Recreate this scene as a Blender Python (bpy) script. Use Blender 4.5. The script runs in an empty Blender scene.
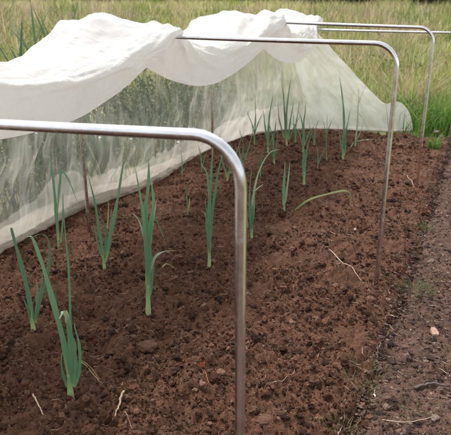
import bpy, math, random
import numpy as np
from mathutils import Vector
rnd = random.Random(7)
rs = np.random.RandomState(11)
sc = bpy.context.scene
col = sc.collection

# ------------------------------------------------------------------ camera
CX, CY, FPX = 225.5, 217.5, 455.0
PITCH = math.radians(20.21)
CAMH = 1.2
cd = bpy.data.cameras.new('camera'); cam = bpy.data.objects.new('camera', cd); col.objects.link(cam)
cam.location = (0, 0, CAMH); cam.rotation_euler = (math.radians(90) - PITCH, 0, 0)
cd.sensor_fit = 'HORIZONTAL'; cd.sensor_width = 36.0; cd.lens = 36.0 * FPX / 361.8; cd.shift_x = (219.0 - CX) / 361.8; cd.shift_y = -0.0005   # the picture proper, without its white border
cd.clip_start = 0.05; cd.clip_end = 600
sc.camera = cam
cd.dof.use_dof = True; cd.dof.focus_distance = 2.0; cd.dof.aperture_fstop = 8.0

# ------------------------------------------------------------------ light
SUN_EL, SUN_ROT = math.radians(58), math.radians(-35)
w = bpy.data.worlds.new('World'); sc.world = w; w.use_nodes = True
nt = w.node_tree; nt.nodes.clear()
out = nt.nodes.new('ShaderNodeOutputWorld'); bg = nt.nodes.new('ShaderNodeBackground')
sky = nt.nodes.new('ShaderNodeTexSky'); sky.sky_type = 'NISHITA'; sky.sun_disc = False
sky.sun_elevation = SUN_EL; sky.sun_rotation = SUN_ROT
sky.air_density = 1.0; sky.dust_density = 3.0
hs = nt.nodes.new('ShaderNodeHueSaturation'); hs.inputs['Saturation'].default_value = 0.16
nt.links.new(sky.outputs[0], hs.inputs['Color']); nt.links.new(hs.outputs[0], bg.inputs[0])
bg.inputs[1].default_value = 0.15; nt.links.new(bg.outputs[0], out.inputs[0])
sl = bpy.data.lights.new('sun', 'SUN'); sl.energy = 1.5; sl.angle = math.radians(10); sl.color = (1.0, 0.98, 0.95)
so = bpy.data.objects.new('sun', sl); col.objects.link(so)
sdir = Vector((math.sin(SUN_ROT) * math.cos(SUN_EL), math.cos(SUN_ROT) * math.cos(SUN_EL), math.sin(SUN_EL)))
so.rotation_euler = sdir.to_track_quat('Z', 'Y').to_euler()
sc.view_settings.view_transform = 'Standard'; sc.view_settings.look = 'None'
sc.view_settings.exposure = 1.12; sc.view_settings.gamma = 1.0
sc.view_settings.use_curve_mapping = False
sc.cycles.max_bounces = 8; sc.cycles.transparent_max_bounces = 24
sc.render.film_transparent = False

# ------------------------------------------------------------------ frames of reference
H = CAMH
Fv = np.array([0, math.cos(PITCH), -math.sin(PITCH)]); Uv = np.array([0, math.sin(PITCH), math.cos(PITCH)])
Rv = np.array([1.0, 0, 0]); C0 = np.array([0, 0, H])
def ray(x, y): return Fv + Rv * (x - CX) / FPX - Uv * (y - CY) / FPX
def ground(x, y, z=0.0):
    d = ray(x, y); return C0 + d * ((z - H) / d[2])
B0 = np.array([0.67163, 2.40225, 0.0])                 # foot of the second hoop
BA = math.radians(23.4)
U = np.array([math.sin(BA), math.cos(BA), 0.0]); V = np.array([-U[1], U[0], 0.0])
def bed(u, v, z=0.0):                                  # bed coordinates -> world
    u = np.asarray(u, float); v = np.asarray(v, float)
    return B0 + u[..., None] * U + v[..., None] * V + np.asarray(z, float)[..., None] * np.array([0, 0, 1.0]) * np.ones_like(u)[..., None]
def tobed(P): return float((P - B0) @ U), float((P - B0) @ V)

# ------------------------------------------------------------------ noise
TAB = rs.rand(16, 256, 256)
def vn(x, y, seed=0):
    t = TAB[seed % 16]
    x = np.asarray(x, float) + 37.3 * seed; y = np.asarray(y, float) + 91.7 * seed
    xi = np.floor(x).astype(int); yi = np.floor(y).astype(int)
    fx = x - xi; fy = y - yi
    fx = fx * fx * (3 - 2 * fx); fy = fy * fy * (3 - 2 * fy)
    x0 = xi % 256; x1 = (xi + 1) % 256; y0 = yi % 256; y1 = (yi + 1) % 256
    return (t[x0, y0] * (1 - fx) + t[x1, y0] * fx) * (1 - fy) + (t[x0, y1] * (1 - fx) + t[x1, y1] * fx) * fy
def fbm(x, y, o=4, seed=0, g=0.5):
    s = 0; a = 1; n = 0
    for i in range(o):
        s = s + a * vn(x * 2 ** i, y * 2 ** i, seed + i); n += a; a *= g
    return s / n
def ss(e0, e1, x):
    t = np.clip((x - e0) / (e1 - e0), 0, 1); return t * t * (3 - 2 * t)

# ------------------------------------------------------------------ object helpers
def tag(o, label=None, cat=None, group=None, kind=None):
    if label: o['label'] = label
    if cat: o['category'] = cat
    if group: o['group'] = group
    if kind: o['kind'] = kind
    return o
def empty(name, loc, label, cat, group=None):
    o = bpy.data.objects.new(name, None); col.objects.link(o); o.location = [float(a) for a in loc]
    o.empty_display_size = 0.05
    bpy.context.view_layer.update()
    return tag(o, label, cat, group)
def mk(name, Vt, Fc, mat, parent=None, smooth=True, uv=None):
    Vt = np.asarray(Vt, float).reshape(-1, 3)
    if parent is not None: Vt = Vt - np.array(parent.location)
    me = bpy.data.meshes.new(name)
    if not isinstance(Fc, list): Fc = [Fc]
    Fc = [np.asarray(f, int) for f in Fc if len(f)]
    loops = np.concatenate([f.ravel() for f in Fc]); sizes = np.concatenate([np.full(len(f), f.shape[1]) for f in Fc])
    me.vertices.add(len(Vt)); me.vertices.foreach_set('co', Vt.ravel().astype(np.float32))
    me.loops.add(len(loops)); me.loops.foreach_set('vertex_index', loops.astype(np.int32))
    me.polygons.add(len(sizes))
    st = np.concatenate([[0], np.cumsum(sizes)[:-1]]).astype(np.int32)
    me.polygons.foreach_set('loop_start', st); me.polygons.foreach_set('loop_total', sizes.astype(np.int32))
    me.polygons.foreach_set('use_smooth', np.full(len(sizes), smooth))
    if uv is not None:
        l = me.uv_layers.new(name='UVMap'); l.data.foreach_set('uv', np.asarray(uv, np.float32)[loops].ravel())
    me.materials.append(mat); me.update(calc_edges=True); me.validate()
    o = bpy.data.objects.new(name, me); col.objects.link(o)
    if parent is not None: o.parent = parent
    return o
def thing(name, Vt, Fc, mat, loc, label, cat, group=None, **k):
    """a thing that is one mesh, with its origin at its base"""
    o = mk(name, np.asarray(Vt, float).reshape(-1, 3) - np.array(loc), Fc, mat, **k)
    o.location = [float(a) for a in loc]
    return tag(o, label, cat, group)
def gridF(n, m, wrap=False):
    i = np.arange(n - 1)[:, None]; j = np.arange(m if wrap else m - 1)[None, :]
    a = i * m + j; b = i * m + (j + 1) % m; c = (i + 1) * m + (j + 1) % m; d = (i + 1) * m + j
    return np.stack([a, b, c, d], -1).reshape(-1, 4)
def sweep(P, r, n=12, cap=True):
    """tube along points P with radius r (scalar or array)"""
    P = np.asarray(P, float); k = len(P); r = np.ones(k) * r
    T = np.gradient(P, axis=0); T /= np.linalg.norm(T, axis=1)[:, None] + 1e-12
    ref = np.array([0.13, 0.21, 0.97]) if abs(T[0][2]) < 0.8 else np.array([0.9, 0.3, 0.1])
    N = np.zeros_like(P); a = ref - T[0] * (ref @ T[0]); N[0] = a / np.linalg.norm(a)
    for i in range(1, k):
        a = N[i - 1] - T[i] * (N[i - 1] @ T[i]); N[i] = a / np.linalg.norm(a)
    Bn = np.cross(T, N); th = np.arange(n) * 2 * math.pi / n
    Vt = P[:, None] + r[:, None, None] * (N[:, None] * np.cos(th)[None, :, None] + Bn[:, None] * np.sin(th)[None, :, None])
    Vt = Vt.reshape(-1, 3); F = [gridF(k, n, True)]
    if cap:
        Vt = np.vstack([Vt, P[0], P[-1]]); j = np.arange(n)
        F.append(np.stack([np.full(n, k * n), (j + 1) % n, j], -1))
        F.append(np.stack([np.full(n, k * n + 1), (k - 1) * n + j, (k - 1) * n + (j + 1) % n], -1))
    return Vt, F
def spline(pts, n):
    P = np.asarray(pts, float); k = len(P)
    if k == 2: t = np.linspace(0, 1, n)[:, None]; return P[0] * (1 - t) + P[1] * t
    Q = np.vstack([2 * P[0] - P[1], P, 2 * P[-1] - P[-2]])
    t = np.linspace(0, k - 1 - 1e-6, n); i = t.astype(int); f = (t - i)[:, None]
    a, b, c, d = Q[i], Q[i + 1], Q[i + 2], Q[i + 3]
    return 0.5 * (2 * b + (c - a) * f + (2 * a - 5 * b + 4 * c - d) * f * f + (3 * b - a - 3 * c + d) * f ** 3)

# ------------------------------------------------------------------ materials
def newmat(name):
    m = bpy.data.materials.new(name); m.use_nodes = True; m.node_tree.nodes.clear()
    o = m.node_tree.nodes.new('ShaderNodeOutputMaterial'); return m, m.node_tree, o
def N(nt, t, **k):
    n = nt.nodes.new(t)
    for a, b in k.items():
        if a in n.inputs: n.inputs[a].default_value = b
        else: setattr(n, a, b)
    return n
def ramp(nt, fac, stops, interp='LINEAR'):
    r = nt.nodes.new('ShaderNodeValToRGB'); r.color_ramp.interpolation = interp
    while len(r.color_ramp.elements) < len(stops): r.color_ramp.elements.new(0.5)
    for e, (p, c) in zip(r.color_ramp.elements, stops): e.position = p; e.color = (*c, 1)
    nt.links.new(fac, r.inputs[0]); return r.outputs[0]
def mixc(nt, fac, a, b, mode='MIX'):
    m = nt.nodes.new('ShaderNodeMix'); m.data_type = 'RGBA'; m.blend_type = mode
    for s, x in ((0, fac), (6, a), (7, b)):
        if hasattr(x, 'is_linked'): nt.links.new(x, m.inputs[s])
        elif s == 0: m.inputs[0].default_value = x
        else: m.inputs[s].default_value = (*x, 1)
    return m.outputs[2]
def noise(nt, scale, detail=4, rough=0.55, vec=None):
    n = nt.nodes.new('ShaderNodeTexNoise'); n.inputs['Scale'].default_value = scale
    n.inputs['Detail'].default_value = detail; n.inputs['Roughness'].default_value = rough
    if vec is not None: nt.links.new(vec, n.inputs['Vector'])
    return n.outputs['Fac']
def geopos(nt): return nt.nodes.new('ShaderNodeNewGeometry').outputs['Position']
def rpi(nt): return nt.nodes.new('ShaderNodeNewGeometry').outputs['Random Per Island']

def soil_mat(name, c0, c1, c2, bump=0.35):
    m, nt, o = newmat(name); p = geopos(nt)
    b = N(nt, 'ShaderNodeBsdfPrincipled'); b.inputs['Roughness'].default_value = 0.85
    b.inputs['Specular IOR Level'].default_value = 0.25
    big = noise(nt, 3.2, 3, 0.5, p); mid = noise(nt, 28, 5, 0.65, p); fine = noise(nt, 210, 4, 0.7, p)
    a = ramp(nt, mid, [(0.3, c0), (0.5, c1), (0.72, c2)])
    a = mixc(nt, ramp(nt, big, [(0.35, (0, 0, 0)), (0.68, (0.55, 0.55, 0.55))]), a, tuple(x * 1.45 for x in c1))
    a = mixc(nt, ramp(nt, fine, [(0.40, (0.0, 0, 0)), (0.75, (0.6, 0.6, 0.6))]), a, tuple(x * 1.7 for x in c2))
    a = mixc(nt, ramp(nt, fine, [(0.28, (0.7, 0.7, 0.7)), (0.45, (0, 0, 0))]), a, tuple(x * 0.45 for x in c0))
    nt.links.new(a, b.inputs['Base Color'])
    bp = N(nt, 'ShaderNodeBump'); bp.inputs['Strength'].default_value = bump; bp.inputs['Distance'].default_value = 0.006
    add = N(nt, 'ShaderNodeMath', operation='ADD'); nt.links.new(noise(nt, 120, 6, 0.75, p), add.inputs[0]); nt.links.new(fine, add.inputs[1])
    nt.links.new(add.outputs[0], bp.inputs['Height']); nt.links.new(bp.outputs[0], b.inputs['Normal'])
    nt.links.new(b.outputs[0], o.inputs[0]); return m
M = {}
M['soil'] = soil_mat('soil', (0.021, 0.0084, 0.0046), (0.080, 0.0345, 0.0180), (0.175, 0.084, 0.047), 1.0)
M['path'] = soil_mat('path_soil', (0.026, 0.0135, 0.0092), (0.080, 0.042, 0.0285), (0.160, 0.095, 0.066), 1.0)
def clod_mat(name, stops):
    m, nt, o = newmat(name); p = geopos(nt)
    b = N(nt, 'ShaderNodeBsdfPrincipled'); b.inputs['Roughness'].default_value = 0.9; b.inputs['Specular IOR Level'].default_value = 0.2
    a = ramp(nt, rpi(nt), stops)
    a = mixc(nt, 0.8, a, ramp(nt, noise(nt, 170, 4, 0.7, p), [(0.3, (0.45,) * 3), (0.7, (1.35,) * 3)]), 'MULTIPLY')
    nt.links.new(a, b.inputs['Base Color'])
    bp = N(nt, 'ShaderNodeBump'); bp.inputs['Strength'].default_value = 0.9; bp.inputs['Distance'].default_value = 0.004
    nt.links.new(noise(nt, 180, 6, 0.8, p), bp.inputs['Height']); nt.links.new(bp.outputs[0], b.inputs['Normal'])
    nt.links.new(b.outputs[0], o.inputs[0]); return m
M['clod'] = clod_mat('clod', [(0.0, (0.021, 0.0084, 0.0046)), (0.5, (0.073, 0.0315, 0.0165)), (0.9, (0.15, 0.075, 0.045)), (1.0, (0.21, 0.12, 0.078))])
M['pathclod'] = clod_mat('path_crumb', [(0.0, (0.028, 0.014, 0.010)), (0.5, (0.076, 0.040, 0.028)), (0.85, (0.15, 0.095, 0.076)), (1.0, (0.28, 0.20, 0.16))])
M['bark'] = clod_mat('bark', [(0.0, (0.022, 0.014, 0.011)), (0.5, (0.065, 0.040, 0.032)), (0.85, (0.12, 0.080, 0.064)), (1.0, (0.22, 0.155, 0.12))])
M['paleclod'] = clod_mat('pale_clod', [(0.0, (0.12, 0.062, 0.040)), (1.0, (0.14, 0.075, 0.048))])

def blade_mat(name, stops, patch=None, trans=0.3, rough=0.55, pscale=1.2, lo=0.42, hi=0.58):
    """colour varies per blade; patches of a second palette follow a world position noise"""
    m, nt, o = newmat(name); r = rpi(nt); c = ramp(nt, r, stops)
    if patch:
        c2 = ramp(nt, r, patch)
        f = ramp(nt, noise(nt, pscale, 3, 0.55, geopos(nt)), [(lo, (0, 0, 0)), (hi, (1, 1, 1))])
        c = mixc(nt, f, c, c2)
    b = N(nt, 'ShaderNodeBsdfPrincipled'); b.inputs['Roughness'].default_value = rough; b.inputs['Specular IOR Level'].default_value = 0.3
    t = N(nt, 'ShaderNodeBsdfTranslucent'); nt.links.new(c, b.inputs['Base Color']); nt.links.new(c, t.inputs[0])
    mx = N(nt, 'ShaderNodeMixShader'); mx.inputs[0].default_value = trans
    nt.links.new(b.outputs[0], mx.inputs[1]); nt.links.new(t.outputs[0], mx.inputs[2]); nt.links.new(mx.outputs[0], o.inputs[0]); return m
straw = [(0.0, (0.28, 0.20, 0.115)), (0.3, (0.50, 0.39, 0.25)), (0.6, (0.66, 0.54, 0.37)), (0.72, (0.34, 0.40, 0.13)), (1.0, (0.50, 0.50, 0.22))]
green = [(0.0, (0.12, 0.19, 0.03)), (0.4, (0.26, 0.35, 0.065)), (0.75, (0.45, 0.47, 0.16)), (1.0, (0.52, 0.44, 0.21))]
M['meadow'] = blade_mat('meadow_grass', straw, green, pscale=0.45, lo=0.48, hi=0.60, trans=0.5)
M['tallweed'] = blade_mat('tall_weeds', [(0.0, (0.20, 0.13, 0.08)), (0.4, (0.46, 0.34, 0.22)), (0.8, (0.68, 0.56, 0.40)), (1.0, (0.12, 0.13, 0.04))], [(0.0, (0.06, 0.10, 0.02)), (0.5, (0.16, 0.23, 0.05)), (1.0, (0.44, 0.45, 0.17))], pscale=0.7, lo=0.44, hi=0.52, trans=0.4)
M['greenmeadow'] = blade_mat('green_meadow', [(0.0, (0.13, 0.19, 0.03)), (0.4, (0.28, 0.36, 0.08)), (0.8, (0.45, 0.50, 0.16)), (1.0, (0.50, 0.44, 0.20))], trans=0.5)
M['mweed'] = blade_mat('meadow_weed_leaves', [(0.0, (0.07, 0.11, 0.025)), (0.5, (0.17, 0.23, 0.055)), (1.0, (0.30, 0.33, 0.11))], [(0.0, (0.30, 0.20, 0.12)), (0.5, (0.46, 0.34, 0.20)), (1.0, (0.55, 0.44, 0.28))], pscale=0.8, lo=0.52, hi=0.58, trans=0.5)
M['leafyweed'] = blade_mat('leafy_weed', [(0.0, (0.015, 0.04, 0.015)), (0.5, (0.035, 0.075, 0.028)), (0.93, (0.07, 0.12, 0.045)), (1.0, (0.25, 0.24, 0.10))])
M['lush'] = blade_mat('lush_grass', [(0.0, (0.05, 0.13, 0.02)), (0.5, (0.11, 0.25, 0.04)), (0.9, (0.22, 0.34, 0.07)), (1.0, (0.3, 0.3, 0.12))])
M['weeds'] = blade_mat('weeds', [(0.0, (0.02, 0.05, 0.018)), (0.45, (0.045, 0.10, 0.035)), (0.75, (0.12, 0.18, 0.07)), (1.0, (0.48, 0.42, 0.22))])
M['drygrass'] = blade_mat('dry_grass', [(0.0, (0.30, 0.20, 0.11)), (0.5, (0.45, 0.33, 0.20)), (1.0, (0.58, 0.46, 0.30))])
M['straw'] = blade_mat('straw_litter', [(0.0, (0.05, 0.026, 0.018)), (0.6, (0.11, 0.062, 0.040)), (0.85, (0.22, 0.14, 0.095)), (1.0, (0.46, 0.35, 0.26))], trans=0.0, rough=0.8)
M['hedge'] = blade_mat('hedge_leaves', [(0.0, (0.025, 0.04, 0.015)), (0.5, (0.05, 0.075, 0.025)), (1.0, (0.10, 0.12, 0.045))],
                       [(0.0, (0.06, 0.035, 0.028)), (0.6, (0.12, 0.07, 0.055)), (1.0, (0.17, 0.11, 0.08))], pscale=0.22, lo=0.5, hi=0.6)
M['bush'] = blade_mat('bush_leaves', [(0.0, (0.012, 0.025, 0.01)), (0.5, (0.03, 0.05, 0.018)), (1.0, (0.06, 0.085, 0.03))])
M['strap'] = blade_mat('strap_leaves', [(0.0, (0.04, 0.085, 0.05)), (0.6, (0.085, 0.15, 0.09)), (0.9, (0.16, 0.21, 0.10)), (1.0, (0.34, 0.28, 0.14))])
M['tuft'] = blade_mat('tuft_grass', [(0.0, (0.05, 0.085, 0.025)), (0.6, (0.10, 0.15, 0.045)), (1.0, (0.28, 0.24, 0.12))])
M['yweed'] = blade_mat('edge_weed', [(0.0, (0.10, 0.09, 0.03)), (0.6, (0.17, 0.15, 0.06)), (1.0, (0.30, 0.24, 0.13))])

m, nt, o = newmat('meadow_ground'); p = geopos(nt)
b = N(nt, 'ShaderNodeBsdfPrincipled'); b.inputs['Roughness'].default_value = 0.95
c = ramp(nt, noise(nt, 0.55, 4, 0.6, p), [(0.40, (0.32, 0.25, 0.13)), (0.56, (0.18, 0.20, 0.06))])
c = mixc(nt, 0.6, c, ramp(nt, noise(nt, 9, 6, 0.7, p), [(0.3, (0.35, 0.35, 0.35)), (0.7, (1, 1, 1))]), 'MULTIPLY')
nt.links.new(c, b.inputs['Base Color']); nt.links.new(b.outputs[0], o.inputs[0]); M['ground'] = m

# galvanised / stainless pipe
m, nt, o = newmat('steel_pipe'); p = geopos(nt)
b = N(nt, 'ShaderNodeBsdfPrincipled'); b.inputs['Metallic'].default_value = 1.0
nt.links.new(ramp(nt, noise(nt, 22, 5, 0.6, p), [(0.3, (0.60, 0.61, 0.64)), (0.7, (0.78, 0.79, 0.82))]), b.inputs['Base Color'])
nt.links.new(ramp(nt, noise(nt, 40, 5, 0.7, p), [(0.3, (0.12,) * 3), (0.55, (0.26,) * 3), (0.8, (0.48,) * 3)]), b.inputs['Roughness'])
bp = N(nt, 'ShaderNodeBump'); bp.inputs['Strength'].default_value = 0.08; bp.inputs['Distance'].default_value = 0.001
nt.links.new(noise(nt, 300, 3, 0.6, p), bp.inputs['Height']); nt.links.new(bp.outputs[0], b.inputs['Normal'])
nt.links.new(b.outputs[0], o.inputs[0]); M['pipe'] = m
def soil_reflect_pipe(name, top, c0=(0.05, 0.026, 0.018), c1=(0.14, 0.08, 0.058), wdt=0.32):  # soil brown painted on the lower legs for the soil's reflection in the steel
    m = M['pipe'].copy(); m.name = name; nt = m.node_tree; o = [n for n in nt.nodes if n.type == 'OUTPUT_MATERIAL'][0]; b = [n for n in nt.nodes if n.type == 'BSDF_PRINCIPLED'][0]
    p = geopos(nt); sx = nt.nodes.new('ShaderNodeSeparateXYZ'); nt.links.new(p, sx.inputs[0])
    a = N(nt, 'ShaderNodeMath', operation='MULTIPLY_ADD'); nt.links.new(noise(nt, 26, 6, 0.75, p), a.inputs[0]); a.inputs[1].default_value = 0.75; nt.links.new(sx.outputs[2], a.inputs[2])
    f = ramp(nt, a.outputs[0], [(max(0, top + 0.10), (0.95,) * 3), (top + 0.10 + wdt, (0, 0, 0))])
    d = N(nt, 'ShaderNodeBsdfDiffuse'); nt.links.new(ramp(nt, noise(nt, 90, 5, 0.7, p), [(0.3, c0), (0.7, c1)]), d.inputs[0])
    mx = N(nt, 'ShaderNodeMixShader'); nt.links.new(f, mx.inputs[0]); nt.links.new(b.outputs[0], mx.inputs[1]); nt.links.new(d.outputs[0], mx.inputs[2]); nt.links.new(mx.outputs[0], o.inputs[0]); return m
M['pipe1'] = soil_reflect_pipe('steel_pipe_painted_reflection', 0.12); M['pipe3'] = soil_reflect_pipe('steel_pipe_painted_reflection_foot', 0.54, (0.11, 0.055, 0.034), (0.36, 0.185, 0.118), 0.14)  # third leg's foot painted as bright as the lit soil it mirrors

def net_mat(name, opac_lo, opac_hi, colr, trl=0.45, weave=True, dirt=0.0, grad=None, crinkle=False):
    """fine mesh fabric: the holes of the mesh let part of the light straight through"""
    m, nt, o = newmat(name)
    tc = nt.nodes.new('ShaderNodeTexCoord'); uvv = tc.outputs['UV']; p = geopos(nt)
    d = N(nt, 'ShaderNodeBsdfDiffuse'); t = N(nt, 'ShaderNodeBsdfTranslucent'); tr = N(nt, 'ShaderNodeBsdfTransparent')
    cc = ramp(nt, noise(nt, 5, 4, 0.6, p), [(0.35, tuple(x * (1 - dirt) for x in colr)), (0.65, colr)])
    nt.links.new(cc, d.inputs[0]); nt.links.new(cc, t.inputs[0])
    mx = N(nt, 'ShaderNodeMixShader'); mx.inputs[0].default_value = trl
    nt.links.new(d.outputs[0], mx.inputs[1]); nt.links.new(t.outputs[0], mx.inputs[2])
    # denser and looser places of the weave, drawn out along the fall of the cloth
    mp = N(nt, 'ShaderNodeMapping'); mp.inputs['Scale'].default_value = (3.5, 1.5, 1); nt.links.new(uvv, mp.inputs[0])
    f = ramp(nt, noise(nt, 1.6, 5, 0.65, mp.outputs[0]), [(0.32, (opac_lo,) * 3), (0.66, (opac_hi,) * 3)])
    m2 = N(nt, 'ShaderNodeMixShader')
    if grad:                                               # doubled layers: gathered at the foot, and overlapping towards the far end
        sx = nt.nodes.new('ShaderNodeSeparateXYZ'); nt.links.new(uvv, sx.inputs[0])
        wob = N(nt, 'ShaderNodeMath', operation='MULTIPLY_ADD'); nt.links.new(noise(nt, 3.0, 4, 0.6, p), wob.inputs[0]); wob.inputs[1].default_value = 0.35; nt.links.new(sx.outputs[1], wob.inputs[2])
        g1 = ramp(nt, wob.outputs[0], [(0.98, (0, 0, 0)), (1.16, (0.28,) * 3)])
        for rot, sc_, k_ in ((0.95, (3.2, 0.5, 1), 0.16), (-0.75, (2.8, 0.5, 1), 0.13)):   # creases: doubled cloth along thin lines
            mq = N(nt, 'ShaderNodeMapping'); mq.inputs['Rotation'].default_value = (0, 0, rot); mq.inputs['Scale'].default_value = sc_; nt.links.new(uvv, mq.inputs[0])
            cr = ramp(nt, noise(nt, 1.5, 3, 0.55, mq.outputs[0]), [(0.44, (0, 0, 0)), (0.495, (k_,) * 3), (0.505, (k_ * .9,) * 3), (0.53, (0, 0, 0))])
            g1 = mixc(nt, 1.0, g1, cr, 'ADD')
        mr = N(nt, 'ShaderNodeMapRange'); mr.inputs['From Min'].default_value = grad[0]; mr.inputs['From Max'].default_value = grad[1]; mr.inputs['To Max'].default_value = grad[2]
        w2 = N(nt, 'ShaderNodeMath', operation='MULTIPLY_ADD'); nt.links.new(sx.outputs[1], w2.inputs[0]); w2.inputs[1].default_value = 0.5; nt.links.new(sx.outputs[0], w2.inputs[2])
        nt.links.new(w2.outputs[0], mr.inputs[0])
        f = mixc(nt, 1.0, mixc(nt, 1.0, f, g1, 'ADD'), mr.outputs[0], 'ADD')
    nt.links.new(f, m2.inputs[0]); nt.links.new(tr.outputs[0], m2.inputs[1]); nt.links.new(mx.outputs[0], m2.inputs[2])
    bp = N(nt, 'ShaderNodeBump'); bp.inputs['Strength'].default_value = 0.25; bp.inputs['Distance'].default_value = 0.006
    mp2 = N(nt, 'ShaderNodeMapping'); mp2.inputs['Scale'].default_value = (6, 16, 1); nt.links.new(uvv, mp2.inputs[0])
    nt.links.new(noise(nt, 2.2, 6, 0.6, mp2.outputs[0]), bp.inputs['Height'])
    nt.links.new(bp.outputs[0], d.inputs['Normal'])
    if crinkle:                                            # small sharp creases of bundled mesh
        b2 = N(nt, 'ShaderNodeBump'); b2.inputs['Strength'].default_value = 0.36; b2.inputs['Distance'].default_value = 0.012
        h = None
        for rot, sc_ in ((0.3, (7, 2.2, 1)), (-0.6, (5, 2.6, 1)), (1.2, (9, 5, 1))):
            mq = N(nt, 'ShaderNodeMapping'); mq.inputs['Rotation'].default_value = (0, 0, rot); mq.inputs['Scale'].default_value = sc_; nt.links.new(uvv, mq.inputs[0])
            rr_ = ramp(nt, noise(nt, 2.0, 4, 0.55, mq.outputs[0]), [(0.38, (0, 0, 0)), (0.5, (1, 1, 1)), (0.62, (0, 0, 0))])
            h = rr_ if h is None else mixc(nt, 0.5, h, rr_)
        nt.links.new(h, b2.inputs['Height']); nt.links.new(bp.outputs[0], b2.inputs['Normal']); nt.links.new(b2.outputs[0], d.inputs['Normal']); nt.links.new(b2.outputs[0], t.inputs['Normal'])
    nt.links.new(m2.outputs[0], o.inputs[0]); return m
M['net'] = net_mat('insect_net', 0.11, 0.23, (0.66, 0.63, 0.56), grad=(5.6, 6.2, 0.34))
M['netend'] = net_mat('insect_net_end', 0.50, 0.75, (0.82, 0.80, 0.76))
M['netfold'] = net_mat('insect_net_folded', 0.94, 1.0, (0.84, 0.825, 0.805), trl=0.48, crinkle=True)
M['nethem'] = net_mat('insect_net_hem', 0.35, 0.75, (0.50, 0.44, 0.36), trl=0.25, dirt=0.3)

def leaf_mat(name, base, mid, tip, stripe=0.25, rough=0.42):
    m, nt, o = newmat(name)
    uvn = nt.nodes.new('ShaderNodeUVMap').outputs[0]; sx = nt.nodes.new('ShaderNodeSeparateXYZ'); nt.links.new(uvn, sx.inputs[0])
    c = ramp(nt, sx.outputs[1], [(0.0, base), (0.16, mid), (0.86, mid), (0.95, tip), (1.0, tuple(min(1, x * 1.6) for x in tip))])
    mp = N(nt, 'ShaderNodeMapping'); mp.inputs['Scale'].default_value = (24, 1.2, 1); nt.links.new(uvn, mp.inputs[0])
    c = mixc(nt, stripe, c, ramp(nt, noise(nt, 1.0, 3, 0.6, mp.outputs[0]), [(0.3, (0.35,) * 3), (0.7, (1.5,) * 3)]), 'MULTIPLY')
    hv = nt.nodes.new('ShaderNodeObjectInfo').outputs['Random']
    c = mixc(nt, 0.5, c, ramp(nt, hv, [(0.0, (0.7, 0.75, 0.75)), (1.0, (1.25, 1.2, 1.1))]), 'MULTIPLY')
    b = N(nt, 'ShaderNodeBsdfPrincipled'); b.inputs['Roughness'].default_value = rough; b.inputs['Specular IOR Level'].default_value = 0.4
    t = N(nt, 'ShaderNodeBsdfTranslucent'); nt.links.new(c, b.inputs['Base Color']); nt.links.new(c, t.inputs[0])
    mx = N(nt, 'ShaderNodeMixShader'); mx.inputs[0].default_value = 0.25
    nt.links.new(b.outputs[0], mx.inputs[1]); nt.links.new(t.outputs[0], mx.inputs[2]); nt.links.new(mx.outputs[0], o.inputs[0]); return m
M['leaf'] = leaf_mat('leek_leaf', (0.26, 0.38, 0.15), (0.125, 0.255, 0.140), (0.28, 0.32, 0.16), stripe=0.6, rough=0.5)
M['leafpale'] = leaf_mat('leek_leaf_pale', (0.22, 0.30, 0.16), (0.27, 0.36, 0.24), (0.42, 0.42, 0.30))
M['leafdry'] = leaf_mat('leek_leaf_dry', (0.30, 0.30, 0.10), (0.38, 0.30, 0.12), (0.36, 0.25, 0.12))
M['fallen'] = leaf_mat('fallen_leaf', (0.16, 0.24, 0.08), (0.26, 0.30, 0.12), (0.42, 0.28, 0.10))
m, nt, o = newmat('leek_shank'); uvn = nt.nodes.new('ShaderNodeUVMap').outputs[0]; sx = nt.nodes.new('ShaderNodeSeparateXYZ'); nt.links.new(uvn, sx.inputs[0])
b = N(nt, 'ShaderNodeBsdfPrincipled'); b.inputs['Roughness'].default_value = 0.4
nt.links.new(ramp(nt, sx.outputs[1], [(0.0, (0.16, 0.11, 0.06)), (0.22, (0.40, 0.40, 0.22)), (0.5, (0.30, 0.42, 0.17)), (1.0, (0.12, 0.27, 0.13))]), b.inputs['Base Color'])
nt.links.new(b.outputs[0], o.inputs[0]); M['shank'] = m
def plain(name, colr, rough=0.7, nsc=60, var=0.4, spec=0.3):
    m, nt, o = newmat(name); b = N(nt, 'ShaderNodeBsdfPrincipled'); b.inputs['Roughness'].default_value = rough; b.inputs['Specular IOR Level'].default_value = spec
    nt.links.new(ramp(nt, noise(nt, nsc, 5, 0.65, geopos(nt)), [(0.3, tuple(x * (1 - var) for x in colr)), (0.7, tuple(min(1, x * (1 + var)) for x in colr))]), b.inputs['Base Color'])
    bp = N(nt, 'ShaderNodeBump'); bp.inputs['Strength'].default_value = 0.5; bp.inputs['Distance'].default_value = 0.002
    nt.links.new(noise(nt, nsc * 3, 4, 0.7, geopos(nt)), bp.inputs['Height']); nt.links.new(bp.outputs[0], b.inputs['Normal'])
    nt.links.new(b.outputs[0], o.inputs[0]); return m
M['twig'] = plain('twig', (0.24, 0.15, 0.10)); M['twigpale'] = plain('pale_stalk', (0.42, 0.30, 0.21))
M['chip'] = plain('wood_chip', (0.34, 0.22, 0.16), var=0.35, nsc=90); M['darkstick'] = plain('dark_stick', (0.10, 0.07, 0.065))
M['stone'] = plain('white_stone', (0.72, 0.68, 0.62), var=0.15); M['orange'] = plain('dead_leaf', (0.42, 0.14, 0.07), var=0.25)
M['petal'] = plain('petal', (0.80, 0.80, 0.76), var=0.05); M['speck'] = plain('speck', (0.07, 0.09, 0.05))
m, nt, o = newmat('water'); b = N(nt, 'ShaderNodeBsdfPrincipled'); b.inputs['Transmission Weight'].default_value = 1; b.inputs['Roughness'].default_value = 0.02; b.inputs['IOR'].default_value = 1.33
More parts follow.
